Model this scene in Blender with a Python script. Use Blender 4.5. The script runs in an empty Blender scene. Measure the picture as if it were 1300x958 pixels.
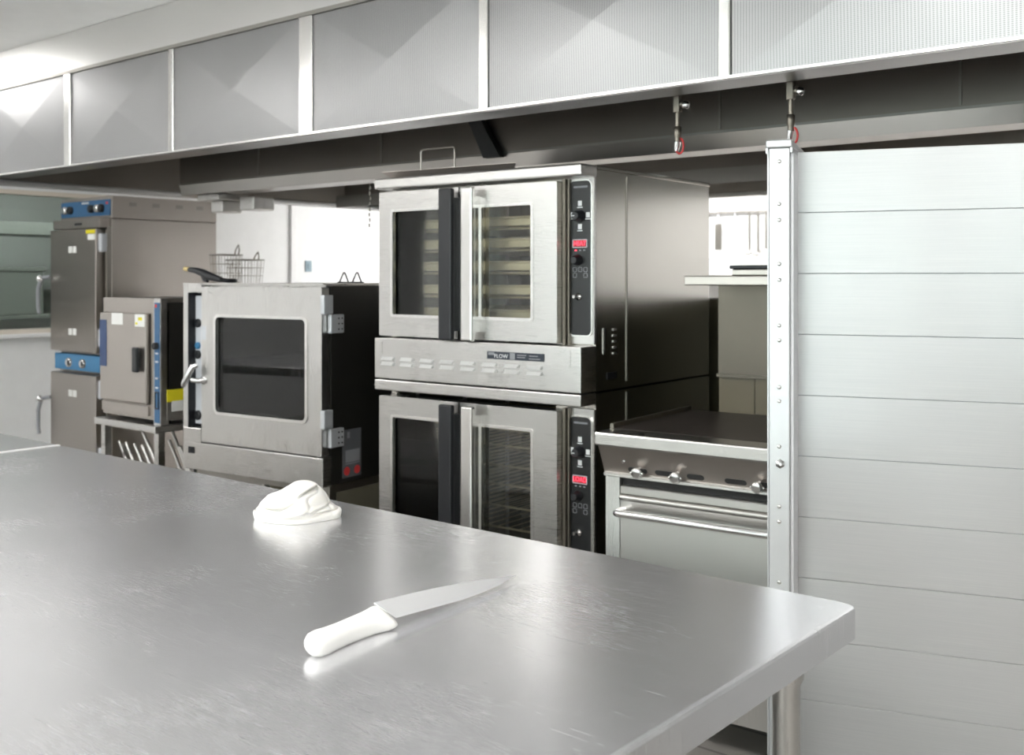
import bpy, bmesh, math, random
from mathutils import Vector, Matrix, noise
random.seed(7)
R = math.radians
scene = bpy.context.scene
COL = scene.collection

# ------------------------------------------------------------------ camera, world, exposure
cam_d = bpy.data.cameras.new('camera'); cam = bpy.data.objects.new('camera', cam_d); COL.objects.link(cam)
cam.location = (0, 0, 1.40); cam.rotation_euler = (R(90), 0, R(39.51))
cam_d.sensor_width = 36; cam_d.lens = 36*1345/1300; cam_d.shift_y = -126/1300
cam_d.clip_start = 0.05; cam_d.clip_end = 60
cam_d.dof.use_dof = True; cam_d.dof.focus_distance = 2.0; cam_d.dof.aperture_fstop = 7.0
scene.camera = cam
# daylight portal filling the added fill window's opening behind the camera (guides sky sampling, gives no light of its own)
pd = bpy.data.lights.new('fill_window_portal', 'AREA'); pd.shape = 'RECTANGLE'; pd.size = 8.0; pd.size_y = 1.45; pd.cycles.is_portal = True
po = bpy.data.objects.new('fill_window_portal', pd); COL.objects.link(po); po.location = (-1.6, -3.36, 1.675); po.rotation_euler = (R(90), 0, 0)
world = bpy.data.worlds.new('world'); scene.world = world; world.use_nodes = True
world.node_tree.nodes['Background'].inputs[0].default_value = (0.97, 0.985, 1, 1)
world.node_tree.nodes['Background'].inputs[1].default_value = 3.2          # sky light entering through the added fill window
vs = scene.view_settings
vs.view_transform = 'Standard'; vs.look = 'None'; vs.gamma = 1; vs.use_curve_mapping = False
vs.exposure = 0.85
LIGHT = 8.5            # strength of the ceiling light diffusers
CEIL = 2.65

# ------------------------------------------------------------------ materials
MATS = {}
def nodes(name):
    m = bpy.data.materials.new(name); m.use_nodes = True
    nt = m.node_tree; b = nt.nodes['Principled BSDF']
    return m, nt, b
def N(nt, t, **kw):
    n = nt.nodes.new(t)
    for k, v in kw.items(): setattr(n, k, v)
    return n
def ramp(nt, src, stops):
    r = N(nt, 'ShaderNodeValToRGB'); nt.links.new(src, r.inputs[0])
    e = r.color_ramp.elements
    while len(e) < len(stops): e.new(0.5)
    for i, (p, c) in enumerate(stops):
        e[i].position = p; e[i].color = (c, c, c, 1) if isinstance(c, (int, float)) else (*c, 1)
    return r.outputs[0]
def coords(nt, scale, rot=(0, 0, 0)):
    tc = N(nt, 'ShaderNodeTexCoord'); mp = N(nt, 'ShaderNodeMapping')
    mp.inputs['Scale'].default_value = scale; mp.inputs['Rotation'].default_value = rot
    nt.links.new(tc.outputs['Object'], mp.inputs[0]); return mp.outputs[0]
def noise_t(nt, vec, scale, detail=3, rough=.5):
    n = N(nt, 'ShaderNodeTexNoise'); n.inputs['Scale'].default_value = scale
    n.inputs['Detail'].default_value = detail; n.inputs['Roughness'].default_value = rough
    nt.links.new(vec, n.inputs['Vector']); return n.outputs['Fac']
def plain(name, col, rough=.5, metal=0., spec=.5, emit=None, es=0., coat=0.):
    if name in MATS: return MATS[name]
    m, nt, b = nodes(name)
    vec = coords(nt, (1, 1, 1)); nf = noise_t(nt, vec, 9, 3)
    lo = tuple(c*.985 for c in col); hi = tuple(min(1, c*1.015) for c in col)
    nt.links.new(ramp(nt, nf, [(.35, lo), (.65, hi)]), b.inputs['Base Color'])
    b.inputs['Roughness'].default_value = rough; b.inputs['Metallic'].default_value = metal
    b.inputs['Specular IOR Level'].default_value = spec
    b.inputs['Coat Weight'].default_value = coat
    if emit:
        b.inputs['Emission Color'].default_value = (*emit, 1); b.inputs['Emission Strength'].default_value = es
    MATS[name] = m; return m
def steel(name, col=(.60, .59, .575), rough=.30, stretch=(2, 2, 90), var=.025, bump=.001, blotch=0.02, metal=1.0):
    """brushed stainless: fine streaks along one axis, cloudy roughness"""
    if name in MATS: return MATS[name]
    m, nt, b = nodes(name)
    st = noise_t(nt, coords(nt, tuple(q*(4 if q > 10 else 1) for q in stretch)), 6, 3, .5)
    cl = noise_t(nt, coords(nt, (1, 1, 1)), 3.0, 4, .55)
    mx = N(nt, 'ShaderNodeMath', operation='ADD'); nt.links.new(st, mx.inputs[0]); nt.links.new(cl, mx.inputs[1])
    hf = N(nt, 'ShaderNodeMath', operation='MULTIPLY'); nt.links.new(mx.outputs[0], hf.inputs[0]); hf.inputs[1].default_value = .5
    nt.links.new(ramp(nt, hf.outputs[0], [(.3, tuple(c*(1-blotch) for c in col)), (.7, tuple(min(1, c*(1+blotch)) for c in col))]), b.inputs['Base Color'])
    nt.links.new(ramp(nt, hf.outputs[0], [(.3, max(.04, rough-var)), (.7, rough+var)]), b.inputs['Roughness'])
    b.inputs['Metallic'].default_value = metal
    bp = N(nt, 'ShaderNodeBump'); bp.inputs['Strength'].default_value = bump; bp.inputs['Distance'].default_value = .01
    nt.links.new(st, bp.inputs['Height']); nt.links.new(bp.outputs[0], b.inputs['Normal'])
    MATS[name] = m; return m

STEEL = steel('brushed_steel', (.64, .63, .615), .28, (60, 60, 2))
STEEL_H = steel('brushed_steel_level', (.60, .59, .575), .28, (2, 2, 80))
STEEL_SIDE = steel('steel_side_panel', (.52, .50, .465), .20, (2, 40, 2), blotch=.04)
STEEL_WARM = steel('warm_steel', (.47, .435, .405), .34, (2, 2, 60), blotch=.03)
STEEL_DARK = steel('dark_steel', (.36, .345, .32), .38, (2, 2, 50))
STEEL_OLD = steel('worn_steel', (.27, .245, .21), .42, (40, 40, 2), blotch=.06)
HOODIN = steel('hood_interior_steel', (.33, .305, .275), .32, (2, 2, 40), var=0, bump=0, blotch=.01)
CHROME = plain('chrome', (.82, .82, .82), .12, 1)
ALU = steel('aluminium', (.63, .635, .645), .40, (30, 30, 1), bump=.01, blotch=.03, metal=.75)
BLACK = plain('black_plastic', (.012, .013, .016), .38)
GLOSSBLACK = plain('black_panel', (.016, .017, .018), .22)
DARKSIDE = plain('black_enamel_side', (.016, .015, .013), .33)
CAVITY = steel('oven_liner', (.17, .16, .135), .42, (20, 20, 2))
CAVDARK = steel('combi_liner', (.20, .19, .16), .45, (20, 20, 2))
TRAY = plain('tray_metal', (.80, .70, .50), .45, .5)
TRAYDARK = plain('rack_wire_metal', (.62, .54, .38), .4, .7)
WHITE = plain('white_paint', (.86, .865, .87), .55)
WALLW = plain('wall_white', (.84, .85, .855), .5)
CEILW = plain('ceiling_white', (.80, .80, .79), .35)
GREY = plain('grey_plastic', (.28, .29, .31), .5)
LGREY = plain('light_grey_plastic', (.60, .62, .66), .45)
BLUE = plain('blue_panel', (.035, .12, .25), .4)
BLUE2 = plain('bright_blue_panel', (.06, .22, .42), .4)
NAVY = plain('navy_label', (.03, .06, .16), .4)
YELLOW = plain('yellow_tape', (.80, .70, .02), .5)
RED = plain('red_print', (.62, .05, .05), .5)
PAPER = plain('paper_label', (.80, .80, .78), .6)
PRINT = plain('white_print', (.75, .77, .78), .5)
GRIDDLE = plain('griddle_plate', (.085, .072, .065), .42, .55)
RUBBER = plain('rubber', (.03, .03, .03), .7)
BRASS = plain('brass_tip', (.75, .60, .30), .35, .6)
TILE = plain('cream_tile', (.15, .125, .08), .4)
SEAM = plain('blue_grey_seam', (.50, .54, .66), .5)
SWITCH = plain('blue_grey_plate', (.30, .40, .46), .5)
REDGLOW = plain('red_digits', (.9, .05, .08), .4, emit=(1, .05, .09), es=1.6)
REDBACK = plain('red_display', (.16, .004, .01), .3, emit=(1, .0, .03), es=.10)
HANDLEW = plain('white_knife_handle', (.74, .73, .705), .45)
PLATE = steel('blade_steel', (.86, .86, .87), .36, (2, 80, 2), bump=.005, metal=.6)

def mat_table():
    m, nt, b = nodes('table_steel')
    v = coords(nt, (5, 120, 1), (0, 0, R(-43)))
    st = noise_t(nt, v, 7, 5, .65)
    v2 = coords(nt, (1.6, 130, 1), (0, 0, R(-49))); st2 = noise_t(nt, v2, 5, 3, .5)
    cl = noise_t(nt, coords(nt, (1, 1, 1)), 2.2, 4, .6)
    add = N(nt, 'ShaderNodeMath', operation='MULTIPLY_ADD'); nt.links.new(st, add.inputs[0]); add.inputs[1].default_value = .55
    s2 = N(nt, 'ShaderNodeMath', operation='MULTIPLY'); nt.links.new(cl, s2.inputs[0]); s2.inputs[1].default_value = .45
    nt.links.new(s2.outputs[0], add.inputs[2])
    nt.links.new(ramp(nt, add.outputs[0], [(.30, .21), (.70, .30)]), b.inputs['Roughness'])
    # pale scratches: thin ridges of stretched noise
    scr = ramp(nt, st2, [(.58, 0.), (.74, .8)])
    mixc = N(nt, 'ShaderNodeMix', data_type='RGBA'); nt.links.new(scr, mixc.inputs[0])
    base = ramp(nt, add.outputs[0], [(.3, (.82, .82, .845)), (.7, (.86, .86, .88))])
    nt.links.new(base, mixc.inputs[6]); mixc.inputs[7].default_value = (.95, .95, .95, 1)
    nt.links.new(mixc.outputs[2], b.inputs['Base Color'])
    nt.links.new(ramp(nt, scr, [(0, .88), (1, .64)]), b.inputs['Metallic'])
    bp = N(nt, 'ShaderNodeBump'); bp.inputs['Strength'].default_value = .010; bp.inputs['Distance'].default_value = .004
    nt.links.new(st, bp.inputs['Height']); nt.links.new(bp.outputs[0], b.inputs['Normal'])
    return m
TABLE = mat_table()

def mat_perforated():
    m, nt, b = nodes('perforated_panel')
    v = coords(nt, (1/.0092, 1, 1/.0050))
    vo = N(nt, 'ShaderNodeTexVoronoi'); vo.inputs['Randomness'].default_value = 0; vo.inputs['Scale'].default_value = 1
    sep = N(nt, 'ShaderNodeSeparateXYZ'); nt.links.new(v, sep.inputs[0])
    cmb = N(nt, 'ShaderNodeCombineXYZ'); nt.links.new(sep.outputs[0], cmb.inputs[0]); nt.links.new(sep.outputs[2], cmb.inputs[1])
    nt.links.new(cmb.outputs[0], vo.inputs['Vector'])
    hole = ramp(nt, vo.outputs['Distance'], [(.27, 0.), (.36, 1.)])
    cl = noise_t(nt, coords(nt, (1.5, 1, .7)), 2.5, 4, .6)
    base = ramp(nt, cl, [(.3, (.385, .385, .385)), (.7, (.43, .43, .43))])
    mx = N(nt, 'ShaderNodeMix', data_type='RGBA'); nt.links.new(hole, mx.inputs[0]); mx.inputs[6].default_value = (.25, .25, .255, 1)
    nt.links.new(base, mx.inputs[7]); nt.links.new(mx.outputs[2], b.inputs['Base Color'])
    b.inputs['Metallic'].default_value = .9
    nt.links.new(ramp(nt, cl, [(.3, .34), (.7, .42)]), b.inputs['Roughness'])
    return m
PERF = mat_perforated()

def mat_plank():
    m, nt, b = nodes('aluminium_plank')
    st = noise_t(nt, coords(nt, (.6, 1, 55)), 7, 4, .6)
    cl = noise_t(nt, coords(nt, (3, 1, .5)), 1.6, 2, .4)
    nt.links.new(ramp(nt, st, [(.3, (.52, .52, .525)), (.7, (.57, .565, .565))]), b.inputs['Base Color'])
    nt.links.new(ramp(nt, cl, [(.3, .28), (.7, .36)]), b.inputs['Roughness'])
    b.inputs['Metallic'].default_value = .55
    bp = N(nt, 'ShaderNodeBump'); bp.inputs['Strength'].default_value = .04; bp.inputs['Distance'].default_value = .004
    nt.links.new(st, bp.inputs['Height']); nt.links.new(bp.outputs[0], b.inputs['Normal'])
    return m
PLANK = mat_plank()

def mat_glass(name, tint, gloss=.10, rough=.03):
    m = bpy.data.materials.new(name); m.use_nodes = True; nt = m.node_tree; nt.nodes.clear()
    o = N(nt, 'ShaderNodeOutputMaterial'); t = N(nt, 'ShaderNodeBsdfTransparent'); g = N(nt, 'ShaderNodeBsdfGlossy')
    fr = N(nt, 'ShaderNodeFresnel'); fr.inputs[0].default_value = 1.5
    mu = N(nt, 'ShaderNodeMath', operation='ADD'); nt.links.new(fr.outputs[0], mu.inputs[0]); mu.inputs[1].default_value = gloss-.04
    t.inputs[0].default_value = (*tint, 1); g.inputs['Roughness'].default_value = rough
    mx = N(nt, 'ShaderNodeMixShader'); nt.links.new(mu.outputs[0], mx.inputs[0]); nt.links.new(t.outputs[0], mx.inputs[1]); nt.links.new(g.outputs[0], mx.inputs[2])
    nt.links.new(mx.outputs[0], o.inputs[0]); return m
GLASS = mat_glass('oven_glass', (.84, .85, .83), .045)
GLASSDARK = mat_glass('combi_glass', (.60, .63, .61), .06)
GLASSWIN = mat_glass('window_glass', (.80, .86, .84), .10)

def mat_cloth():
    m, nt, b = nodes('white_cloth')
    n = noise_t(nt, coords(nt, (1, 1, 1)), 260, 2)
    b.inputs['Base Color'].default_value = (.74, .725, .69, 1); b.inputs['Roughness'].default_value = .9
    b.inputs['Subsurface Weight'].default_value = .12; b.inputs['Subsurface Radius'].default_value = (.01, .008, .005)
    bp = N(nt, 'ShaderNodeBump'); bp.inputs['Strength'].default_value = .15; bp.inputs['Distance'].default_value = .001
    nt.links.new(n, bp.inputs['Height']); nt.links.new(bp.outputs[0], b.inputs['Normal']); return m
CLOTH = mat_cloth()
def mat_floor():
    m, nt, b = nodes('floor_tile')
    br = N(nt, 'ShaderNodeTexBrick'); br.offset = 0; br.inputs['Scale'].default_value = 1
    br.inputs['Brick Width'].default_value = .2; br.inputs['Row Height'].default_value = .2; br.inputs['Mortar Size'].default_value = .006
    br.inputs['Color1'].default_value = (.34, .32, .30, 1); br.inputs['Color2'].default_value = (.38, .36, .335, 1); br.inputs['Mortar'].default_value = (.2, .19, .18, 1)
    nt.links.new(coords(nt, (1, 1, 1)), br.inputs['Vector']); nt.links.new(br.outputs['Color'], b.inputs['Base Color'])
    b.inputs['Roughness'].default_value = .45; return m
FLOOR = mat_floor()
DIFFUSER = plain('light_diffuser', (.9, .9, .9), .5, emit=(1, .985, .96), es=LIGHT)
LEDW = plain('status_light', (.9, .9, .9), .4)

# ------------------------------------------------------------------ mesh helpers
class MB:
    def __init__(s): s.v = []; s.f = []; s.sm = []
    def add(s, vs, fs, smooth=False):
        o = len(s.v); s.v += [tuple(v) for v in vs]; s.f += [tuple(i+o for i in f) for f in fs]; s.sm += [smooth]*len(fs); return s
    def box(s, x0, y0, z0, x1, y1, z1, bev=0, seg=2):
        if bev:
            bm = bmesh.new(); bmesh.ops.create_cube(bm, size=1)
            for v in bm.verts: v.co = Vector(((x0+x1)/2+v.co.x*(x1-x0), (y0+y1)/2+v.co.y*(y1-y0), (z0+z1)/2+v.co.z*(z1-z0)))
            bmesh.ops.bevel(bm, geom=bm.edges[:], offset=bev, segments=seg, affect='EDGES', profile=.5)
            bm.verts.index_update(); s.add([v.co for v in bm.verts], [[v.index for v in f.verts] for f in bm.faces]); bm.free(); return s
        vs = [(x, y, z) for z in (z0, z1) for y in (y0, y1) for x in (x0, x1)]
        return s.add(vs, [(0, 2, 3, 1), (4, 5, 7, 6), (0, 1, 5, 4), (2, 6, 7, 3), (0, 4, 6, 2), (1, 3, 7, 5)])
    def prism(s, poly, axis, a, b):
        """poly: 2D outline; axis 'x' -> (y,z), 'y' -> (x,z), 'z' -> (x,y)"""
        def P(p, t): return {'x': (t, p[0], p[1]), 'y': (p[0], t, p[1]), 'z': (p[0], p[1], t)}[axis]
        n = len(poly); vs = [P(p, a) for p in poly]+[P(p, b) for p in poly]
        return s.add(vs, [tuple(range(n))[::-1], tuple(range(n, 2*n))]+[(i, (i+1) % n, n+(i+1) % n, n+i) for i in range(n)])
    def tube(s, pts, r, n=8, caps=True):
        pts = [Vector(p) for p in pts]; rr = r if isinstance(r, (list, tuple)) else [r]*len(pts)
        vs = []; fs = []; up = None
        for i, p in enumerate(pts):
            d = (pts[min(i+1, len(pts)-1)]-pts[max(i-1, 0)]).normalized()
            if up is None: up = Vector((0, 0, 1)) if abs(d.z) < .9 else Vector((1, 0, 0))
            a = (up-d*up.dot(d)).normalized(); up = a; b = d.cross(a)
            vs += [p+(a*math.cos(t)+b*math.sin(t))*rr[i] for t in [2*math.pi*k/n for k in range(n)]]
        for i in range(len(pts)-1):
            for k in range(n): fs.append((i*n+k, i*n+(k+1) % n, (i+1)*n+(k+1) % n, (i+1)*n+k))
        s.add(vs, fs, True)
        if caps: s.add(vs[:n], [tuple(range(n))[::-1]]); s.add(vs[-n:], [tuple(range(n))])
        return s
    def lathe(s, prof, origin, axis, n=20):
        """prof: (radius, along)"""
        ax = Vector(axis).normalized(); a = (Vector((0, 0, 1)) if abs(ax.z) < .9 else Vector((1, 0, 0))); a = (a-ax*a.dot(ax)).normalized(); b = ax.cross(a)
        o = Vector(origin); vs = []; fs = []
        for r, h in prof: vs += [o+ax*h+(a*math.cos(2*math.pi*k/n)+b*math.sin(2*math.pi*k/n))*r for k in range(n)]
        for i in range(len(prof)-1):
            for k in range(n): fs.append((i*n+k, i*n+(k+1) % n, (i+1)*n+(k+1) % n, (i+1)*n+k))
        s.add(vs, fs, True); s.add(vs[:n], [tuple(range(n))[::-1]]); s.add(vs[-n:], [tuple(range(n))]); return s
    def frame(s, outer, inner, y0, y1):
        """rectangular/rounded ring in the x-z plane between depths y0 and y1: outer and inner outlines with the same number of points"""
        n = len(outer); vs = [(p[0], y0, p[1]) for p in outer]+[(p[0], y0, p[1]) for p in inner]+[(p[0], y1, p[1]) for p in outer]+[(p[0], y1, p[1]) for p in inner]
        fs = []
        for i in range(n):
            j = (i+1) % n
            fs += [(i, j, n+j, n+i), (2*n+j, 2*n+i, 3*n+i, 3*n+j), (j, i, 2*n+i, 2*n+j), (n+i, n+j, 3*n+j, 3*n+i)]
        return s.add(vs, fs)
def rrect(x0, z0, x1, z1, r, n=5):
    out = []
    for cx, cz, a0 in ((x1-r, z1-r, 0), (x0+r, z1-r, 90), (x0+r, z0+r, 180), (x1-r, z0+r, 270)):
        out += [(cx+r*math.cos(R(a0+90*k/n)), cz+r*math.sin(R(a0+90*k/n))) for k in range(n+1)]
    return out
def obj(name, mb, mat, parent=None, label=None):
    me = bpy.data.meshes.new(name); me.from_pydata(mb.v, [], mb.f); me.polygons.foreach_set('use_smooth', mb.sm)
    me.update(); bm = bmesh.new(); bm.from_mesh(me); bmesh.ops.recalc_face_normals(bm, faces=bm.faces[:]); bm.to_mesh(me); bm.free()
    me.materials.append(mat); o = bpy.data.objects.new(name, me); COL.objects.link(o)
    if parent: o.parent = parent
    if label: o['label'] = label
    return o
def tag(o, label, cat, group=None):
    o['label'] = label; o['category'] = cat
    if group: o['group'] = group
    return o
def thing(name, label, cat, loc=(0, 0, 0), rot=0, group=None):
    o = bpy.data.objects.new(name, None); COL.objects.link(o); o.location = loc; o.rotation_euler = (0, 0, R(rot)); o.empty_display_size = .1
    return tag(o, label, cat, group)
def struct(name, mb, mat, parent=None):
    o = obj(name, mb, mat, parent); o['kind'] = 'structure'; return o
def box(*a, **k): return MB().box(*a, **k)
def inst(src, parent, loc):
    o = src.copy(); COL.objects.link(o); o.parent = parent; o.location = loc; return o
def text(name, body, size, mat, parent, loc, rot=(90, 0, 0), ext=.0004, sx=1):
    cu = bpy.data.curves.new(name, 'FONT'); cu.body = body; cu.size = size; cu.align_x = 'CENTER'; cu.align_y = 'CENTER'; cu.extrude = ext
    t = bpy.data.objects.new(name+'_c', cu); COL.objects.link(t)
    me = bpy.data.meshes.new_from_object(t.evaluated_get(bpy.context.evaluated_depsgraph_get()))
    bpy.data.objects.remove(t); bpy.data.curves.remove(cu)
    me.materials.clear(); me.materials.append(mat); o = bpy.data.objects.new(name, me); COL.objects.link(o); o.parent = parent
    o.location = loc; o.rotation_euler = tuple(R(a) for a in rot); o.scale = (sx, 1, 1); return o

# ------------------------------------------------------------------ room shell
XL, XR, YF, YB = -7.6, 3.2, -3.2, 8.5
struct('floor', box(-10.4, YF-.15, -.1, XR+.15, YB+.15, 0), FLOOR)
struct('ceiling', box(-10.4, YF-.15, CEIL, XR+.15, YB+.15, CEIL+.1), CEILW)
struct('wall_back', box(-10.4, YB, 0, XR+.15, YB+.15, CEIL), WALLW)
struct('wall_right', box(XR, YF, 0, XR+.15, YB, CEIL), WALLW)
FX0, FX1, FZ0, FZ1 = -5.6, 2.4, .95, 2.4
struct('wall_front', MB().box(-10.4, YF-.15, 0, XR+.15, YF, FZ0).box(-10.4, YF-.15, FZ1, XR+.15, YF, CEIL).box(-10.4, YF-.15, FZ0, FX0, YF, FZ1).box(FX1, YF-.15, FZ0, XR+.15, YF, FZ1), WALLW)
fw = MB().box(FX0, YF-.10, FZ0, FX1, YF-.04, FZ0+.05).box(FX0, YF-.10, FZ1-.05, FX1, YF-.04, FZ1)
for k in range(6): fw.box(FX0+(FX1-FX0)*k/5-.03, YF-.10, FZ0, FX0+(FX1-FX0)*k/5+.03, YF-.04, FZ1)
fill_win = struct('window_added_fill', fw, WHITE)  # unseen window added behind the camera to give front fill light
for k in range(5):
    x = FX0+(FX1-FX0)*k/5; obj('window_pane', box(x+.03, YF-.072, FZ0+.05, x+(FX1-FX0)/5-.03, YF-.068, FZ1-.05), GLASSWIN, fill_win)
W0, W1, WZ0, WZ1 = 2.3, 5.22, 1.0, 2.035
wl = MB().box(XL-.12, YF, 0, XL, YB, WZ0).box(XL-.12, YF, WZ1, XL, YB, CEIL).box(XL-.12, YF, WZ0, XL, W0, WZ1).box(XL-.12, W1, WZ0, XL, YB, WZ1)
struct('wall_left', wl, WALLW)
struct('wall_far_left', box(-10.4, YF, 0, -10.25, YB, CEIL), plain('storeroom_wall', (.60, .61, .59), .5))
wf = MB()
for a in ((W0, WZ0, W1, WZ0+.03), (W0, WZ1-.03, W1, WZ1), (W0, WZ0, W0+.03, WZ1), (W1-.03, WZ0, W1, WZ1)):
    wf.box(XL-.10, a[0], a[1], XL+.015, a[2], a[3])
win = struct('window_1', wf, plain('window_frame_beige', (.74, .68, .60), .5))
pane = obj('window_pane', box(XL-.062, W0+.03, WZ0+.03, XL-.056, W1-.03, WZ1-.03), GLASSWIN, win)
obj('window_sill', box(XL-.02, W0-.05, WZ0-.03, XL+.05, W1+.05, WZ0, bev=.006), WHITE, win)
struct('trim_1', box(XL, 6.07, 0, XL+.03, 6.14, CEIL, bev=.005), WHITE)
o = obj('switch_plate', MB().box(XL, 6.25, 1.46, XL+.012, 6.32, 1.56, bev=.004).box(XL+.012, 6.272, 1.485, XL+.02, 6.298, 1.535, bev=.003), SWITCH)
tag(o, 'small blue-grey switch plate on the white wall above the combi oven', 'switch')

struct('wall_center', box(-5.95, 4.0, 0, 1.7, 4.24, 1.312), plain('half_wall_olive', (.085, .075, .045), .5))

# ceiling lights
def ceiling_light(x, y, label, lx=1.2, ly=.6):
    t = thing('ceiling_light', label, 'light', (x, y, CEIL), 0, 'fluorescent ceiling lights')
    obj('frame', MB().frame(rrect(-lx/2-.03, -ly/2-.03, lx/2+.03, ly/2+.03, .005, 1), rrect(-lx/2, -ly/2, lx/2, ly/2, .004, 1), 0, .03), WHITE, t).rotation_euler = (R(-90), 0, 0)
    t.children[0].location = (0, 0, -.03)
    obj('diffuser', box(-lx/2, -ly/2, -.02, lx/2, ly/2, -.004), DIFFUSER, t)
    return t
for x in (-5.9, -3.6, -1.3, 1.0):
    for y in (-1.6, .35): ceiling_light(x, y, 'white fluorescent ceiling light panel over the work tables')
for x in (-6.2, -4.2, -2.2, .0): ceiling_light(x, 7.3, 'large white fluorescent ceiling light panel added to brighten the walls behind the hood', 1.2, 1.0)  # unseen panels added to whiten the left and back walls
ceiling_light(-6.72, 2.25, 'narrow white ceiling light close to the front of the exhaust hood', 1.2, .26)
ceiling_light(-8.6, 4.4, 'square ceiling light added to brighten the storeroom behind the window', .9, .9)  # unseen lamp added so the view through the window is less dark

# storeroom seen through the window
t = thing('storage_shelf', 'grey storeroom shelf unit loaded with pans behind the window', 'shelf', (-9.6, 3.3, 0))
SG = plain('storeroom_grey', (.26, .27, .25), .6)
for dx in (0, .5):
    for dy in (0, 2.2): obj('post', box(dx-.02, dy-.02, 0, dx+.02, dy+.02, 2.0), SG, t)
for z in (.5, 1.05, 1.78): obj('shelf_board', box(-.03, -.04, z, .53, 2.24, z+(.11 if z > 1.5 else .03)), SG, t)
for k, (y, w, h, z) in enumerate(((3.36, .62, .30, 1.081), (4.08, .55, .42, 1.081), (4.72, .60, .22, 1.081))):
    bn = thing('storage_bin', ['wide grey storage bin in the storeroom', 'tall grey storage bin in the storeroom', 'low grey storage bin in the storeroom'][k], 'bin', (-9.53, y, z))
    obj('body', box(0, .02, 0, .34, w-.02, h-.04, bev=.01), plain('pan_grey', (.24, .25, .23), .5), bn); obj('lid', box(-.01, 0, h-.04, .35, w, h, bev=.008), SG, bn)

# ------------------------------------------------------------------ exhaust hood
STRIP = steel('strip_steel', (.80, .79, .77), .22, (60, 2, 2))
HY, HZ0, HZ1 = 2.72, 1.968, 2.45
HX0, HX1, HYB = -6.10, 1.60, 6.12
hood = thing('exhaust_hood', 'long stainless steel exhaust hood with creased panels hanging over the cooking line', 'hood', (0, 0, 0))
h = MB().box(HX0, HY+.03, HZ1, HX1, HYB, HZ1+.02)
h.box(HX0, HY+.03, HZ0, HX1, HY+.05, HZ1)
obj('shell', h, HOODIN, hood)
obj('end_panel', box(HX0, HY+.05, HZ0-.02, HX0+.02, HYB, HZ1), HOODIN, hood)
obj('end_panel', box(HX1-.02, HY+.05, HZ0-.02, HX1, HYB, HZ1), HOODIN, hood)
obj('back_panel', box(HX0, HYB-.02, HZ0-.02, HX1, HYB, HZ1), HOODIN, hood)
obj('end_rail', box(HX0-.03, HY, HZ0-.04, HX0+.05, HYB+.02, HZ0-.005, bev=.012), ALU, hood, 'pale rounded rail along the end of the hood')
obj('back_rail', box(HX0, HYB-.03, HZ0-.05, HX1, HYB+.03, HZ0-.02, bev=.008), STEEL, hood)
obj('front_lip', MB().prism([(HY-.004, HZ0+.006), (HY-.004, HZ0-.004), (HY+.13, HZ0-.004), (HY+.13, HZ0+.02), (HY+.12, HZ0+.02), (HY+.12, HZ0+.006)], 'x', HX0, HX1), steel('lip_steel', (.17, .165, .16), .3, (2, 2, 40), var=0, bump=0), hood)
obj('lip_edge', box(HX0, HY-.008, HZ0+.0, HX1, HY-.003, HZ0+.008), STRIP, hood)
obj('gutter_shade', box(HX0+.03, HY+.13, HZ0+.03, HX1-.03, HY+.24, HZ0+.05), RUBBER, hood)  # black strip painting the shaded gap behind the front lip
obj('closure_panel', box(HX0, HY-.002, HZ1+.004, HX1, HY+.02, CEIL-.002), steel('closure_steel', (.72, .715, .70), .34, (2, 2, 40)), hood)
obj('top_trim', box(HX0, HY-.006, HZ1-.012, HX1, HY+.02, HZ1+.004), STEEL_DARK, hood)
edges = [(-6.08, -5.205), (-5.14, -4.262), (-4.221, -3.342), (-3.26, -2.389), (-2.347, -1.476), (-1.436, -.565), (-.525, .346), (.386, 1.257)]
def crease_panel(x0, x1):
    z0, z1 = HZ0+.008, HZ1-.014; xm, zm = (x0+x1)/2, (z0+z1)/2; d = .011
    m = MB(); y = HY+.004
    m.add([(x0, y, z0), (x1, y, z0), (x1, y, z1), (x0, y, z1), (xm, y-d, zm)], [(0, 1, 4), (1, 2, 4), (2, 3, 4), (3, 0, 4)])
    m.add([(x0, y, z0), (x1, y, z0), (x1, y, z1), (x0, y, z1), (x0, y+.02, z0), (x1, y+.02, z0), (x1, y+.02, z1), (x0, y+.02, z1)],
          [(4, 5, 6, 7), (0, 1, 5, 4), (1, 2, 6, 5), (2, 3, 7, 6), (3, 0, 4, 7)])
    return m
for a, b in edges: obj('front_panel', crease_panel(a, b), PERF, hood)
for (a, b), (c, d) in zip(edges, edges[1:]):
    obj('joint_strip', box(b+.002, HY-.006, HZ0+.004, c-.002, HY+.02, HZ1-.012, bev=.003, seg=1), STRIP, hood)
# filter plenum with a pale trough along its lower edge
PX0, PX1 = -5.68, 1.45
TROUGH = steel('trough_steel', (.42, .405, .385), .30, (2, 2, 40), var=0, bump=0, blotch=.01)
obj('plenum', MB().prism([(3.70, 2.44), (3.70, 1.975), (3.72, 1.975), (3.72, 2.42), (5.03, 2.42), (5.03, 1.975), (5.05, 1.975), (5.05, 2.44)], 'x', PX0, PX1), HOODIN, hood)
obj('grease_trough', MB().prism([(3.695, 1.975), (3.695, 1.965), (3.715, 1.905), (3.80, 1.895), (3.80, 1.975)], 'x', PX0, PX1), TROUGH, hood)
obj('grease_trough', MB().prism([(5.055, 1.975), (5.055, 1.965), (5.035, 1.905), (4.95, 1.895), (4.95, 1.975)], 'x', PX0, PX1), TROUGH, hood)
for x in (-4.9, -3.9, -2.0, -1.1): obj('filter_seam', box(x-.004, 3.694, 1.98, x+.004, 3.70, 2.43), STEEL_DARK, hood)
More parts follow.
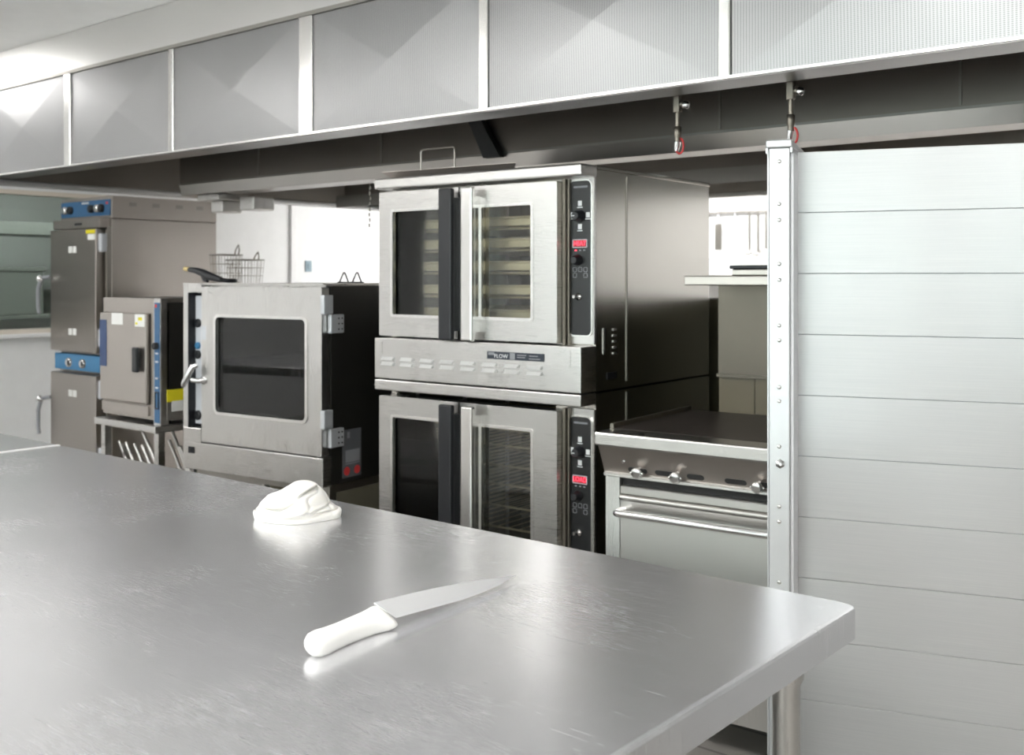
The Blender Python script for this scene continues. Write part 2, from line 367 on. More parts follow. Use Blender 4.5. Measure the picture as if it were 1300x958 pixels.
obj('dark_strip', MB().add([(-3.30, 3.66, 2.16), (-3.23, 3.66, 2.16), (-3.09, 3.66, 1.95), (-3.19, 3.66, 1.95), (-3.30, 3.694, 2.16), (-3.23, 3.694, 2.16), (-3.09, 3.694, 1.95), (-3.19, 3.694, 1.95)],
    [(0, 1, 2, 3), (4, 7, 6, 5), (0, 4, 5, 1), (1, 5, 6, 2), (2, 6, 7, 3), (3, 7, 4, 0)]), RUBBER, hood, 'dark slanted strip')  # thin dark strip slanting across the plenum face
for x in (-4.05, -3.75): obj('divider', box(x-.03, 6.02, 1.96, x+.03, 6.09, 2.25), STEEL, hood)
obj('pipe_box', MB().box(-5.50, 3.70, 1.86, -5.28, 3.92, 1.90, bev=.008).box(-5.42, 3.74, 1.79, -5.30, 3.88, 1.86, bev=.01), STEEL, hood)
obj('pipe_box', box(-5.22, 3.8, 1.80, -5.08, 3.95, 1.88, bev=.01), STEEL, hood)
ch = MB()
for k in range(9): ch.box(-4.105+(k % 2)*.004, 3.796, 1.89-k*.028, -4.095+(k % 2)*.004, 3.804, 1.89-k*.028+.02, bev=.002, seg=1)
obj('chain', ch, STEEL_DARK, hood)

def nozzle(x, y, flip, label):
    t = thing('suppression_nozzle', label, 'nozzle', (x, y, 1.975), 0, 'nozzles hanging under the hood lip')
    obj('clamp', MB().box(-.011, -.011, -.055, .011, .011, 0, bev=.003).lathe([(.010, 0), (.012, .004), (.012, .012), (.009, .014)], (.010*flip, 0, -.03), (flip, 0, 0)), STEEL_OLD, t)
    obj('elbow', MB().lathe([(.008, 0), (.012, .004), (.012, .018), (.007, .022)], (.018*flip, 0, -.03), (flip, .2, -.3)), CHROME, t)
    obj('pipe', MB().tube([(0, 0, -.05), (0, 0, -.115)], .0075, 12), STEEL_OLD, t)
    obj('collar', MB().lathe([(.008, 0), (.012, -.002), (.012, -.028), (.009, -.034), (.009, -.046), (.011, -.05)], (0, 0, -.098), (0, 0, 1)), STEEL_OLD, t)
    obj('tip', MB().lathe([(.011, 0), (.009, -.02), (.006, -.03)], (0, 0, -.146), (.15, 0, 1), 12), CHROME, t)
    ring = MB(); c = Vector((.006, 0, -.160))
    ring.tube([c+Vector((math.cos(a)*.014, .003, math.sin(a)*.024)) for a in [2*math.pi*k/16 for k in range(17)]], .0035, 6)
    obj('red_ring', ring, RED, t, 'red plastic ring')
    return t
nozzle(-1.717, 2.90, 1, 'metal nozzle with red ring under the hood, over the griddle corner')
nozzle(-1.338, 2.90, 1, 'metal nozzle with red ring under the hood, above the partition post')

# ------------------------------------------------------------------ work tables
def work_table(x0, x1, y0, y1, z, label, legs):
    t = thing('work_table', label, 'table', ((x0+x1)/2, (y0+y1)/2, 0))
    hx, hy = (x1-x0)/2, (y1-y0)/2
    r = .022; prof = rrect(-hx, -hy, hx, hy, r, 6)
    m = MB(); n = len(prof); rings = []
    for ins, zz in ((.006, z), (.0015, z-.002), (0, z-.006), (0, z-.048), (.012, z-.050)):
        k = 1-ins/hx; k2 = 1-ins/hy; rings.append([(p[0]*k, p[1]*k2, zz) for p in prof])
    vs = [p for rg in rings for p in rg]; fs = [tuple(range(n))]
    for i in range(len(rings)-1):
        for j in range(n): fs.append((i*n+j, i*n+(j+1) % n, (i+1)*n+(j+1) % n, (i+1)*n+j))
    m.add(vs, fs); m.box(-hx+.03, -hy+.03, z-.03, hx-.03, hy-.03, z-.012)
    obj('table_top', m, TABLE, t)
    for sx in (-1, 1):
        for sy in (-1, 1):
            lx, ly = sx*(hx-.085), sy*(hy-.075)
            g = obj('leg', MB().lathe([(.026, z-.05), (.026, z-.11), (.021, z-.12), (.021, .09), (.021, .08)], (lx, ly, 0), (0, 0, 1), 20), STEEL, t)
            obj('foot', MB().lathe([(.019, .08), (.024, .07), (.024, .03), (.018, .0)], (lx, ly, 0), (0, 0, 1), 16), CHROME, g)
    obj('undershelf', box(-hx+.09, -hy+.08, .25, hx-.09, hy-.08, .28, bev=.006), STEEL_H, t)
    return t
TZ = .90
work_table(-3.058, -.622, .30, 1.592, TZ, 'long scratched stainless steel work table carrying a knife and a cloth', 4)
t2 = work_table(-5.30, -3.066, .30, 1.592, TZ, 'stainless steel work table butted against the end of the knife table', 4)
obj('joint_strip', box(1.108, -.64, TZ-.03, 1.1245, .64, TZ+.0022, bev=.001, seg=1), plain('joint_bright', (.85, .85, .84), .35, .3), t2)

# chef's knife: handle near (-1.09,.91), point near (-1.10,1.35)
kn = thing('chef_knife', 'chef knife with white plastic handle lying on the steel table', 'knife', (-1.087, .909, TZ), 0)
L0, L1 = .150, .447
bl = MB(); nseg = 22; top = []; bot = []
for i in range(nseg+1):
    u = i/nseg; y = L0+(L1-L0)*u
    sp = -.046+.046*(u**2.4)*.55 - .012*u*0          # spine side x
    ed = .000+0.002*u-(.026)*(max(0, u-.35)/.65)**2.2  # edge side x
    if i == nseg: ed = sp = (sp+ed)/2
    top.append((sp, y)); bot.append((ed, y))
def bz(x, y): return .0185*(1-(y-L0)/(L1-L0)*.75)+(-x)*.26-.002
vs = []
for (sx, y), (ex, _) in zip(top, bot):
    zt, ze = bz(sx, y), bz(ex, y)
    vs += [(sx, y, zt+.0011), (sx, y, zt-.0011), (ex, y, ze)]
fs = []
for i in range(nseg):
    a, b = i*3, (i+1)*3
    fs += [(a, b, b+2, a+2), (a+1, a+2, b+2, b+1), (a, a+1, b+1, b)]
fs.append((0, 2, 1)); bl.add(vs, fs); obj('blade', bl, PLATE, kn)
# handle: rounded cross-sections along y; (y, x centre, half width, half thickness)
secs = [(-.004, -.006, .006, .005), (-.001, -.007, .012, .009), (.008, -.009, .0165, .0125), (.022, -.011, .0175, .0135), (.040, -.013, .0155, .013), (.065, -.016, .0150, .0125), (.090, -.019, .0158, .0125), (.115, -.021, .0175, .0120), (.130, -.0225, .0215, .0110), (.140, -.023, .0255, .0095), (.149, -.0235, .0265, .0075), (.155, -.0235, .0255, .0045)]
hd = MB(); n = 18; vs = []
for (y, c, w, th) in secs:
    for k in range(n):
        a = 2*math.pi*k/n; cx = math.copysign(abs(math.cos(a))**.75, math.cos(a)); cz = math.copysign(abs(math.sin(a))**.75, math.sin(a))
        x = c+w*cx; vs.append((x, y+ (c-x)*.15*(y > .12), max(.0003, .0135+th*cz+(-(x-c))*.26)))
fs = [tuple(range(n))[::-1], tuple(range((len(secs)-1)*n, len(secs)*n))]
for i in range(len(secs)-1):
    for k in range(n): fs.append((i*n+k, i*n+(k+1) % n, (i+1)*n+(k+1) % n, (i+1)*n+k))
hd.add(vs, fs, True); obj('handle', hd, HANDLEW, kn, 'moulded white plastic handle')

# crumpled cloth
def cloth():
    m = MB(); nu, nv = 168, 72; vs = []
    def groove(x, z, x0, z0, x1, z1, w, sag):
        if x1 == x0: return 0, 0
        u = (x-x0)/(x1-x0)
        if u < -.15 or u > 1.15: return 0, 0
        zc = z0+(z1-z0)*u-sag*4*u*(1-u); fade = min(1, max(0, min(u+.15, 1.15-u)/.3)); dz = z-zc
        return math.exp(-(dz/w)**2)*fade, (math.exp(-((dz-w*2.2)/(w*1.9))**2))*fade
    for j in range(nv+1):
        v = j/nv
        for i in range(nu):
            a = 2*math.pi*i/nu; ca, sa = math.cos(a), math.sin(a)
            if v < .2:        # spread foot with a rolled edge
                q = v/.2; rad = 1+.035*math.sin(q*math.pi)-.03*q; z = .017*math.sin(q*math.pi/2); rx = .088; cx = 0
            else:
                q = (v-.2)/.8; rad = max(0, 1-q**2.3)**.60*.95; z = .017+.062*q**.85
                rx = (.072 if ca > 0 else .084)+(.016 if ca > 0 else .004)*max(0, 1-q*4); cx = .006*q
            rx *= 1+.04*math.sin(a*3+.7)+.03*math.sin(a*5+2.2); ry = .068*(1+.05*math.sin(a*4+1))
            x = cx+ca*rx*rad; y = sa*ry*rad
            if v >= .2: z *= .93-.28*max(0, -x/.085)-.10*max(0, (x-.03)/.05)
            p = Vector((x, y, z)); out = Vector((ca*.75, sa*.75, .62)).normalized()
            big = noise.noise(Vector((x*15+3.1, y*15+1, z*17))); med = noise.noise(Vector((x*30+z*26, y*28, z*36+4)))
            amt = .0075*big+.0030*med-.004*(max(0, .12-abs(noise.noise(Vector((x*11+z*30, y*14+7, z*9-x*14)))))/.12)**2
            p += out*amt*min(1, v/.15)
            if sa < .35:
                k = min(1, (.35-sa)/.4)
                for g in ((-.060, .026, .004, .036, .0035, .007, .013), (-.055, .014, .085, .016, .0022, .004, .006), (.018, .052, .050, .064, .0034, .000, .015), (-.010, .012, .07, .026, .0022, .003, .006), (-.072, .040, -.050, .044, .003, 0, .009)):
                    d, lip = groove(p.x, p.z, *g[:6]); p += Vector((-ca*.6, .8, 0))*d*g[6]*k; p += out*lip*.0035*k
            p.z = max(.0004, p.z); vs.append(p)
    fs = [tuple(range(nu))[::-1]]
    for j in range(nv):
        for i in range(nu): fs.append((j*nu+i, j*nu+(i+1) % nu, (j+1)*nu+(i+1) % nu, (j+1)*nu+i))
    m.add(vs, fs, True); return m
c = obj('kitchen_cloth', cloth(), CLOTH); c.location = (-1.760, 1.424, TZ); c.rotation_euler = (0, 0, R(39.5))
tag(c, 'crumpled white kitchen cloth bundled on the steel table', 'cloth')

# ------------------------------------------------------------------ double convection oven
ov = thing('double_convection_oven', 'stacked double stainless convection oven with glass doors and red digital displays', 'oven', (-3.066, 2.871, 0), 2.48)
OW, OD = .966, .957
def shell(z0, z1, y0, name, mat_out):
    m = MB(); th = .02
    m.box(OW-.04, y0, z0, OW, OD, z1); m.box(0, y0, z0, .03, OD, z1)       # side cheeks
    m.box(.03, OD-.03, z0, OW-.04, OD, z1)
    m.box(.03, y0, z1-.03, OW-.04, OD-.03, z1); m.box(.03, y0, z0, OW-.04, OD-.03, z0+.03)
    m.box(.80, y0, z0+.03, OW-.04, OD-.03, z1-.03)
    return obj(name, m, mat_out, ov)
shell(1.008, 1.775, .095, 'upper_body', STEEL_SIDE)
shell(.15, 1.000, .095, 'lower_body', STEEL_SIDE)
for z0, z1 in ((1.008, 1.775), (.15, 1.0)):
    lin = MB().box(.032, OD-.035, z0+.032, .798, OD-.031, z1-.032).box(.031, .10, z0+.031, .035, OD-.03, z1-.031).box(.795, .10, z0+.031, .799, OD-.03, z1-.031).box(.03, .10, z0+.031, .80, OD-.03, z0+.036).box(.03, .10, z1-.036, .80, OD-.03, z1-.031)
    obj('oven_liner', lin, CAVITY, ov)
    for x in (.045, .785):
        rg = MB()
        for y in (.2, .5, .8): rg.box(x-.006, y-.006, z0+.04, x+.006, y+.006, z1-.04)
        obj('rack_guide', rg, STEEL, ov)
obj('side_seam', box(OW, .297, 1.03, OW+.003, .303, 1.765), STEEL_DARK, ov)
obj('side_seam', box(OW, .297, .30, OW+.003, .303, .99), STEEL_DARK, ov)
obj('side_cap', box(.0, .09, 1.775, OW+.004, OD+.004, 1.790, bev=.003, seg=1), STEEL_SIDE, ov)
obj('top_trim', MB().box(-.004, -.004, 1.748, OW+.004, .10, 1.790, bev=.007).box(-.004, -.006, 1.7745, OW+.004, .0, 1.7765), STEEL_H, ov)
# side vent slots and nameplate
vp = box(OW, .14, 1.135, OW+.003, .15, 1.225); obj('side_trim', vp, STEEL, ov)
for k in range(5): obj('vent_slot', box(OW, .205, 1.215-k*.021, OW+.004, .226, 1.222-k*.021), STEEL, ov)
obj('nameplate', box(OW, .165, 1.045, OW+.003, .228, 1.068), BLACK, ov)
# console between the ovens
con = obj('console', MB().box(-.003, 0, 1.008, OW, .10, 1.167, bev=.004), STEEL_H, ov)
obj('console_rail', MB().box(-.003, 0, .963, OW, .10, 1.004, bev=.004).box(-.003, -.004, .9815, OW, .0, .9835), STEEL_H, ov)
obj('emboss_frame', MB().frame(rrect(.035, 1.098, .925, 1.158, .008, 3), rrect(.040, 1.103, .920, 1.153, .006, 3), -.0025, .002), STEEL_H, con)
lv = None
for k in range(8):
    for q, z in enumerate((1.088, 1.067)):
        x = .039+k*.1005
        if lv is None:
            m = MB(); m.add([(0, 0, .008), (.066, 0, .008), (.066, 0, -.006), (0, 0, -.006), (.003, -.014, -.005), (.063, -.014, -.005), (.004, -.006, .004), (.062, -.006, .004)],
                [(0, 6, 7, 1), (6, 4, 5, 7), (0, 3, 4, 6), (1, 7, 5, 2), (3, 2, 5, 4), (0, 1, 2, 3)])
            lv = obj('louver', m, plain('louver_bright', (.80, .80, .79), .3, .35), con); lv.location = (x, 0, z)
        else: inst(lv, con, (x, 0, z))
pl = obj('rating_plate', box(.565, -.003, 1.110, .815, 0, 1.137), plain('plate_navy', (.022, .03, .045), .4), con, 'dark printed airflow plate')
text('print', 'FLOW', .020, PRINT, pl, (.628, -.0034, 1.121), sx=1.1)
obj('print', MB().box(.668, -.0036, 1.112, .690, -.003, 1.135).box(.570, -.0036, 1.124, .598, -.003, 1.134).box(.70, -.0036, 1.127, .74, -.003, 1.130).box(.70, -.0036, 1.119, .735, -.003, 1.122).box(.752, -.0036, 1.116, .80, -.003, 1.119).box(.752, -.0036, 1.126, .79, -.003, 1.129), GREY, pl)

def door(x0, x1, z0, z1, wx0, wx1, wz0, wz1, hx0, hx1, hmat, hname, label):
    g = .030; d = obj('door', MB().frame(rrect(x0, z0, x1, z1, .006, 5), rrect(wx0, wz0, wx1, wz1, .012, 5), g, .088), STEEL_H, ov)
    obj('window_frame', MB().frame(rrect(wx0, wz0, wx1, wz1, .012), rrect(wx0+.011, wz0+.011, wx1-.011, wz1-.011, .006), g-.004, g+.01), STRIP, d)
    obj('window_pane', box(wx0+.006, g+.020, wz0+.006, wx1-.006, g+.026, wz1-.006), GLASS, d)
    obj('handle', MB().box(hx0, -.028, z0-.004, hx1, -.004, z1-.006, bev=.006).box((hx0*.3+hx1*.7), -.006, z0+.03, hx1-.004, g, z1-.04), hmat, d, label)
    return d
for z0, z1, wz0, wz1 in ((1.174, 1.738, 1.248, 1.670), (.372, .938, .445, .868)):
    door(-.006, .402, z0, z1, .058, .330, wz0, wz1, .351, .414, BLACK, 'handle', 'long black door handle')
    door(.408, .848, z0, z1, .503, .748, wz0, wz1, .459, .512, STRIP, 'handle', 'long bright steel door handle')
    obj('door_gasket', MB().frame(rrect(-.003, z0, .846, z1, .004, 2), rrect(.03, z0+.03, .81, z1-.03, .004, 2), .088, .096), RUBBER, ov)
    obj('hinge_post', MB().box(.850, .060, z0-.01, .862, .095, z1+.008).box(.866, .07, z0-.01, .872, .095, z1+.008), STEEL_OLD, ov)
def control(z0, z1, word):
    cp = obj('control_panel', MB().box(.852, .085, z0-.035, OW, .10, z1+.03, bev=.002, seg=1), STEEL_H, ov)
    obj('bezel', MB().frame(rrect(.862, z0-.008, .961, z1+.004, .022), rrect(.867, z0-.003, .957, z1, .019), .078, .086), STRIP, cp)
    m = MB().prism(rrect(.866, z0-.004, .958, z1+.001, .020), 'y', .081, .086); obj('face_plate', m, GLOSSBLACK, cp)
    y = .0805
    def zz(p): return z1-p       # distance below the plate's top
    pr = MB()
    for k in range(13): pr.box(.884+k*.0045, y-.0004, zz(.024), .884+k*.0045+.0035, y, zz(.017))
    obj('print', pr, GREY, cp)
    for nm, dx, dz in (('icon', 0, .044), ('icon', -.034, .005), ('icon', .033, .003), ('icon', 0, -.037)):
        x, z = .910+dx, zz(.122)+dz
        obj('icon', MB().box(x-.008, y-.0006, z-.009, x+.008, y, z+.009, bev=.0002, seg=1).box(x-.011, y-.0006, z-.0155, x+.011, y, z-.0125), PRINT, cp)
    kb = obj('knob', MB().lathe([(.021, 0), (.021, .006), (.017, .009), (.016, .030), (.013, .033)], (.910, y, zz(.122)), (0, -1, 0)), BLACK, cp)
    obj('pointer', box(.897, y-.0345, zz(.122)-.0015, .909, y-.033, zz(.122)+.0015), PRINT, kb)
    dp = obj('display', MB().frame(rrect(.880, zz(.232), .940, zz(.203), .002, 1), rrect(.8825, zz(.2295), .9375, zz(.2055), .002, 1), y-.002, y), LGREY, cp)
    obj('screen', box(.8825, y-.0012, zz(.2295), .9375, y, zz(.2055)), REDBACK, dp)
    text('digits', word, .023, REDGLOW, dp, (.910, y-.0016, zz(.2175)), sx=.90)
    for k, x in enumerate((.893, .911, .928)): obj('status_light', box(x-.004, y-.0006, zz(.243), x+.004, y, zz(.239)), REDGLOW if (k == 0 and word == 'HEAT') else GREY, cp)
    obj('knob', MB().lathe([(.019, 0), (.019, .006), (.015, .009), (.014, .026), (.011, .029)], (.902, y, zz(.275)), (0, -1, 0)), BLACK, cp)
    for x, z in ((.889, .308), (.889, .328), (.911, .308), (.933, .308), (.933, .328)):
        obj('key', MB().frame(rrect(x-.008, zz(z)-.008, x+.008, zz(z)+.008, .003, 2), rrect(x-.0065, zz(z)-.0065, x+.0065, zz(z)+.0065, .002, 2), y-.0006, y), GREY, cp)
    obj('toggle', MB().lathe([(.013, 0), (.013, .004), (.007, .006), (.006, .018), (.008, .022), (.006, .026)], (.905, y, zz(.402)), (-.2, -1, 0), 14), CHROME, cp)
control(1.205, 1.738, 'HEAT')
control(.380, .918, 'LOAD')
# oven lamp behind a glass cap on the liner's wall, racks and pans inside
lm = obj('oven_lamp', MB().lathe([(.022, 0), (.024, .006), (.020, .022), (.008, .030)], (.795, .16, 1.69), (-1, 0, 0), 14), plain('lamp_glass', (.9, .85, .7), .3, emit=(1, .88, .66), es=60), ov)
def rack_pan(z):
    p = obj('sheet_pan', MB().box(.07, .145, z, .76, .75, z+.004).box(.07, .14, z, .76, .148, z+.030).box(.07, .745, z, .76, .753, z+.030).box(.065, .14, z, .072, .753, z+.030).box(.758, .14, z, .765, .753, z+.030), TRAY, ov)
    obj('rim', MB().tube([(.068, .14, z+.030), (.762, .14, z+.030)], .005, 6), TRAY, p)
    wire_rack(z-.012)
def wire_rack(z):
    w = MB(); w.tube([(.05, .135, z), (.78, .135, z)], .004, 6); w.tube([(.05, .80, z), (.78, .80, z)], .004, 6)
    for k in range(15): w.tube([(.06+k*.05, .135, z+.004), (.06+k*.05, .80, z+.004)], .0025, 5)
    obj('oven_rack', w, TRAYDARK, ov)
for z in (1.255, 1.345, 1.435, 1.520, 1.600): rack_pan(z-.005)
for z in (.47, .55, .63, .70, .775, .835): wire_rack(z)
for x in (.07, OW-.07):
    for y in (.15, OD-.08): obj('leg', MB().lathe([(.035, .15), (.028, .13), (.026, .03), (.034, .02), (.034, 0)], (x, y, 0), (0, 0, 1), 16), STEEL, ov)

# wire-handled tray on top of the oven
wt = thing('wire_handled_tray', 'thin metal tray with wire loop handles on top of the double oven', 'tray', (-3.066, 2.871, 1.7902), 2.48)
obj('tray', MB().box(.0, .10, .006, .61, .52, .009).add([(-.045, .085, .034), (.63, .085, .030), (.61, .10, .006), (.0, .10, .006), (-.045, .085, .036), (.63, .085, .032), (.61, .102, .009), (.0, .102, .009)],
    [(0, 1, 2, 3), (4, 7, 6, 5), (0, 4, 5, 1), (2, 6, 7, 3), (0, 3, 7, 4), (1, 5, 6, 2)]), STEEL_WARM, wt)
obj('foot', box(.05, .12, 0, .56, .50, .006), STEEL_WARM, wt)
def loop(x0, x1, y, za, zb, r=.0035):
    return MB().tube([(x0, y, za), (x0, y, zb-.01), (x0+.003, y, zb-.003), (x0+.01, y, zb), (x1-.01, y, zb), (x1-.003, y, zb-.003), (x1, y, zb-.01), (x1, y, za)], r, 8)
obj('handle', loop(.163, .335, .088, .03, .110), STEEL_WARM, wt)
obj('handle', loop(.13, .30, .51, .006, .085), STEEL_WARM, wt)

# ------------------------------------------------------------------ combi oven
cb = thing('combi_oven', 'stainless combi oven with one large dark glass door and black side', 'oven', (-4.138, 2.714, 0), 5.75)
CW = .85
m = MB(); z0, z1 = .60, 1.372; y0 = .05; yb = .78
m.box(0, y0, z0-.04, .03, yb, z1)
m.box(.03, yb-.03, z0, CW-.03, yb, z1); m.box(.03, y0, z1-.04, CW-.03, yb-.03, z1); m.box(.03, y0, z0-.04, CW-.03, yb-.03, z0+.10)
m.box(.12, .12, z0, .15, yb, z1); m.box(CW-.07, .10, z0+.10, CW-.03, yb-.03, z1-.04)
m.box(0, 0, .56, .03, y0, z1).box(.03, 0, 1.338, .12, y0, z1)         # left cheek of the front
obj('body', m, STEEL, cb)
obj('side_panel', box(CW-.03, .048, .56, CW, yb, z1-.004), DARKSIDE, cb, 'black side panel')
obj('top_plate', MB().box(-.002, .0, z1, CW+.002, yb, z1+.006), STEEL, cb)
obj('front_fascia', MB().box(0, -.002, .556, CW, .05, .676, bev=.004).box(0, -.002, .676, .118, .05, .738, bev=.002, seg=1), STEEL_H, cb)
obj('power_switch', MB().box(.038, -.006, .626, .076, 0, .655, bev=.002).box(.046, -.010, .632, .062, -.006, .649, bev=.002), BLACK, cb)
d = obj('door', MB().frame(rrect(.121, .682, .843, 1.362, .008), rrect(.205, .808, .766, 1.243, .028), 0, .042), STEEL, cb)
obj('window_frame', MB().frame(rrect(.205, .808, .766, 1.243, .028), rrect(.217, .820, .754, 1.231, .020), -.006, .012), STRIP, d)
obj('window_pane', box(.210, .016, .813, .761, .022, 1.238), GLASSDARK, d)
obj('door_label', box(.124, -.001, 1.13, .150, 0, 1.19), LGREY, d)
obj('gasket', MB().frame(rrect(.150, .70, .82, 1.345, .01), rrect(.185, .735, .79, 1.31, .01), .042, .052), RUBBER, cb)
cp = obj('control_recess', MB().box(.032, .052, .738, .120, .060, 1.336).box(.030, .0, .738, .036, .055, 1.336), BLACK, cb)
obj('control_strip', MB().box(.036, .036, .752, .078, .052, 1.322, bev=.002, seg=1), LGREY, cp, 'pale control strip beside the door')
for z, h_, mm in ((1.20, .020, BLACK), (1.10, .016, BLUE2), (1.06, .020, BLACK), (.79, .022, BLACK)): obj('button', MB().lathe([(h_, 0), (h_, .006), (h_*.7, .010)], (.056, .036, z), (0, -1, 0), 14), mm, cp)
hn = MB().tube([(.118, -.02, 1.020), (.105, -.035, 1.012), (.085, -.045, .975), (.066, -.050, .940), (.060, -.050, .925)], [.012, .013, .014, .013, .009], 10)
hn.tube([(.14, 0, .955), (.128, -.022, .950), (.10, -.038, .955)], [.013, .012, .011], 10).lathe([(.02, 0), (.02, .006), (.014, .010)], (.14, 0, .955), (0, -1, 0), 12)
obj('door_handle', hn, CHROME, d)
HINGE = plain('hinge_grey', (.62, .64, .67), .4, .5)
for za, zb in ((1.255, 1.332), (.792, .868)):
    hg = obj('hinge', MB().box(CW-.010, -.006, za, CW+.012, .048, zb, bev=.004), HINGE, cb)
    obj('hinge_plate', MB().box(CW-.004, .030, za-.078, CW+.016, .108, za-.002, bev=.004), HINGE, hg)
    for yy in (.075, .095):
        for q in range(3): obj('screw', MB().lathe([(.004, 0), (.003, .002)], (CW+.016, yy, za-.018-q*.022), (1, 0, 0), 8), BLACK, hg)
st = obj('data_plate', box(CW, .112, .578, CW+.002, .226, .775), plain('data_plate_grey', (.16, .165, .18), .35, .3), cb, 'dark data plate with two red dots')
obj('print', MB().box(CW+.002, .13, .64, CW+.003, .215, .69).box(CW+.002, .13, .632, CW+.003, .215, .636).box(CW+.002, .14, .74, CW+.003, .155, .765), GREY, st)
for y in (.138, .200): obj('red_dot', MB().lathe([(.018, 0), (.018, .001)], (CW+.002, y, .605), (1, 0, 0), 16), RED, st)
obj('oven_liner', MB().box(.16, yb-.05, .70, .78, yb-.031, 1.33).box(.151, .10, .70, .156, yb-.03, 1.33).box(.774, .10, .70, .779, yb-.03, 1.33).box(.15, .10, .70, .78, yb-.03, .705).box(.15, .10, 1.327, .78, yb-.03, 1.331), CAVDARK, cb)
for z in (.90, .985, 1.07, 1.15):
    w = MB(); w.tube([(.165, .16, z), (.77, .16, z)], .005, 6); w.tube([(.165, .68, z), (.77, .68, z)], .004, 6)
    for k in range(12): w.tube([(.18+k*.05, .16, z), (.18+k*.05, .68, z)], .0022, 4)
    obj('oven_rack', w, TRAYDARK, cb)
sd = obj('stand', MB().box(.02, .06, .52, CW-.02, yb-.02, .556), STEEL_DARK, cb)
for x in (.05, CW-.05):
    for y in (.09, yb-.06): obj('leg', box(x-.02, y-.02, 0, x+.02, y+.02, .52), STEEL_DARK, cb)
obj('stand_shelf', box(.05, .08, .18, CW-.05, yb-.05, .20), STEEL_DARK, cb)

# things on the combi oven
ctop = 1.379
def on_combi(x, y, z=ctop):
    a = R(5.75); return (-4.138+x*math.cos(a)-y*math.sin(a), 2.714+x*math.sin(a)+y*math.cos(a), z)
sp = thing('spray_gun', 'black hose spray gun with pale brass tip on the combi oven', 'spray gun', on_combi(.04, .06), 5.75)
obj('body', MB().tube([(-.075, 0, .060), (-.03, 0, .056), (.02, .0, .044), (.06, 0, .030), (.13, .01, .014)], [.011, .014, .018, .019, .012], 12).tube([(.02, 0, .036), (.03, 0, .012), (.05, 0, .010)], [.012, .010, .009], 10), BLACK, sp)
obj('nozzle_tip', MB().tube([(-.105, 0, .064), (-.07, 0, .060)], [.010, .011], 12), BRASS, sp)
obj('hose', MB().tube([(.12, .01, .014), (.15, .03, .010), (.155, .06, .010), (.13, .09, .010), (.08, .10, .010)], .0095, 8), BLACK, sp)
def wire_basket(loc, w, dp, hh, label, lean):
    b = thing('fry_basket', label, 'basket', loc, 0)
    tb = .012; wires = MB()
    def P(u, v, q): k = 1-.16*(1-q); return ((u-.5)*w*k, (v-.5)*dp*k, tb*.3+q*hh)
    for q in (0, .25, .5, .75):
        wires.tube([P(0, 0, q), P(1, 0, q), P(1, 1, q), P(0, 1, q), P(0, 0, q)], .0016, 4)
    for k in range(8):
        u = k/7
        wires.tube([P(u, 0, 0), P(u, 0, 1)], .0014, 4); wires.tube([P(u, 1, 0), P(u, 1, 1)], .0014, 4)
        wires.tube([P(0, u, 0), P(0, u, 1)], .0014, 4); wires.tube([P(1, u, 0), P(1, u, 1)], .0014, 4); wires.tube([P(u, 0, 0), P(u, 1, 0)], .0014, 4)
    obj('mesh', wires, STEEL_OLD, b); obj('rim', MB().tube([P(0, 0, 1), P(1, 0, 1), P(1, 1, 1), P(0, 1, 1), P(0, 0, 1)], .004, 6), STEEL_DARK, b)
    obj('handle', MB().tube([P(.35, 1, 1), (-.02, dp*.55, hh*1.15), (0, dp*.6, hh*1.18+lean), (.02, dp*.55, hh*1.15), P(.65, 1, 1)], .004, 6), STEEL_OLD, b)
    return b
wire_basket((-5.60, 4.12, 1.312), .17, .17, .20, 'wide wire fry basket on the half wall under the hood', .02)
wire_basket((-5.80, 4.12, 1.312), .13, .16, .235, 'narrow taller wire fry basket on the half wall beside the holding cabinet', .03)
wh = thing('wire_hanger', 'bent wire stand with two peaks on the black-sided combi oven', 'wire stand', on_combi(.66, .30), 5.75)
obj('wire', MB().tube([(0, 0, .003), (.024, 0, .046), (.03, 0, .046), (.052, 0, .003)], .0035, 6).tube([(.075, 0, .003), (.099, 0, .046), (.105, 0, .046), (.127, 0, .003)], .0035, 6), BLACK, wh)
obj('base_wire', MB().tube([(-.01, 0, .003), (.14, 0, .003)], .003, 6), BLACK, wh)

# ------------------------------------------------------------------ countertop steamer on a stand
sd = thing('equipment_stand', 'steel stand with slanted tray slides under the countertop steamer', 'stand', (-5.059, 2.85, 0))
obj('stand_top', box(-.012, -.045, .660, .545, .66, .694, bev=.005), STEEL_H, sd)
for x in (.03, .515):
    for y in (.0, .62): obj('leg', box(x-.018, y-.018, 0, x+.018, y+.018, .660), STEEL_H, sd)
obj('back_sheet', box(.03, .60, .2, .515, .61, .66), STEEL_DARK, sd)
for x, z in ((.05, .566), (.115, .566), (.195, .566), (.265, .566), (.335, .560), (.27, .634)): obj('tray_slide', MB().tube([(x, .06, z), (x+.19, .06, z-.24)], .009, 8), STEEL, sd)
for x, z in ((.21, .62), (.19, .56), (.245, .57), (.29, .54)): obj('tray_slide', MB().tube([(x, .26, z), (x+.17, .26, z-.24)], .009, 8), STEEL, sd)
obj('cross_bar', MB().box(.10, .05, .525, .17, .07, .53).box(.10, .05, .44, .17, .07, .445).box(.10, .05, .40, .112, .07, .56), STEEL, sd)
obj('lower_shelf', box(.02, .0, .20, .525, .62, .22), STEEL_H, sd)

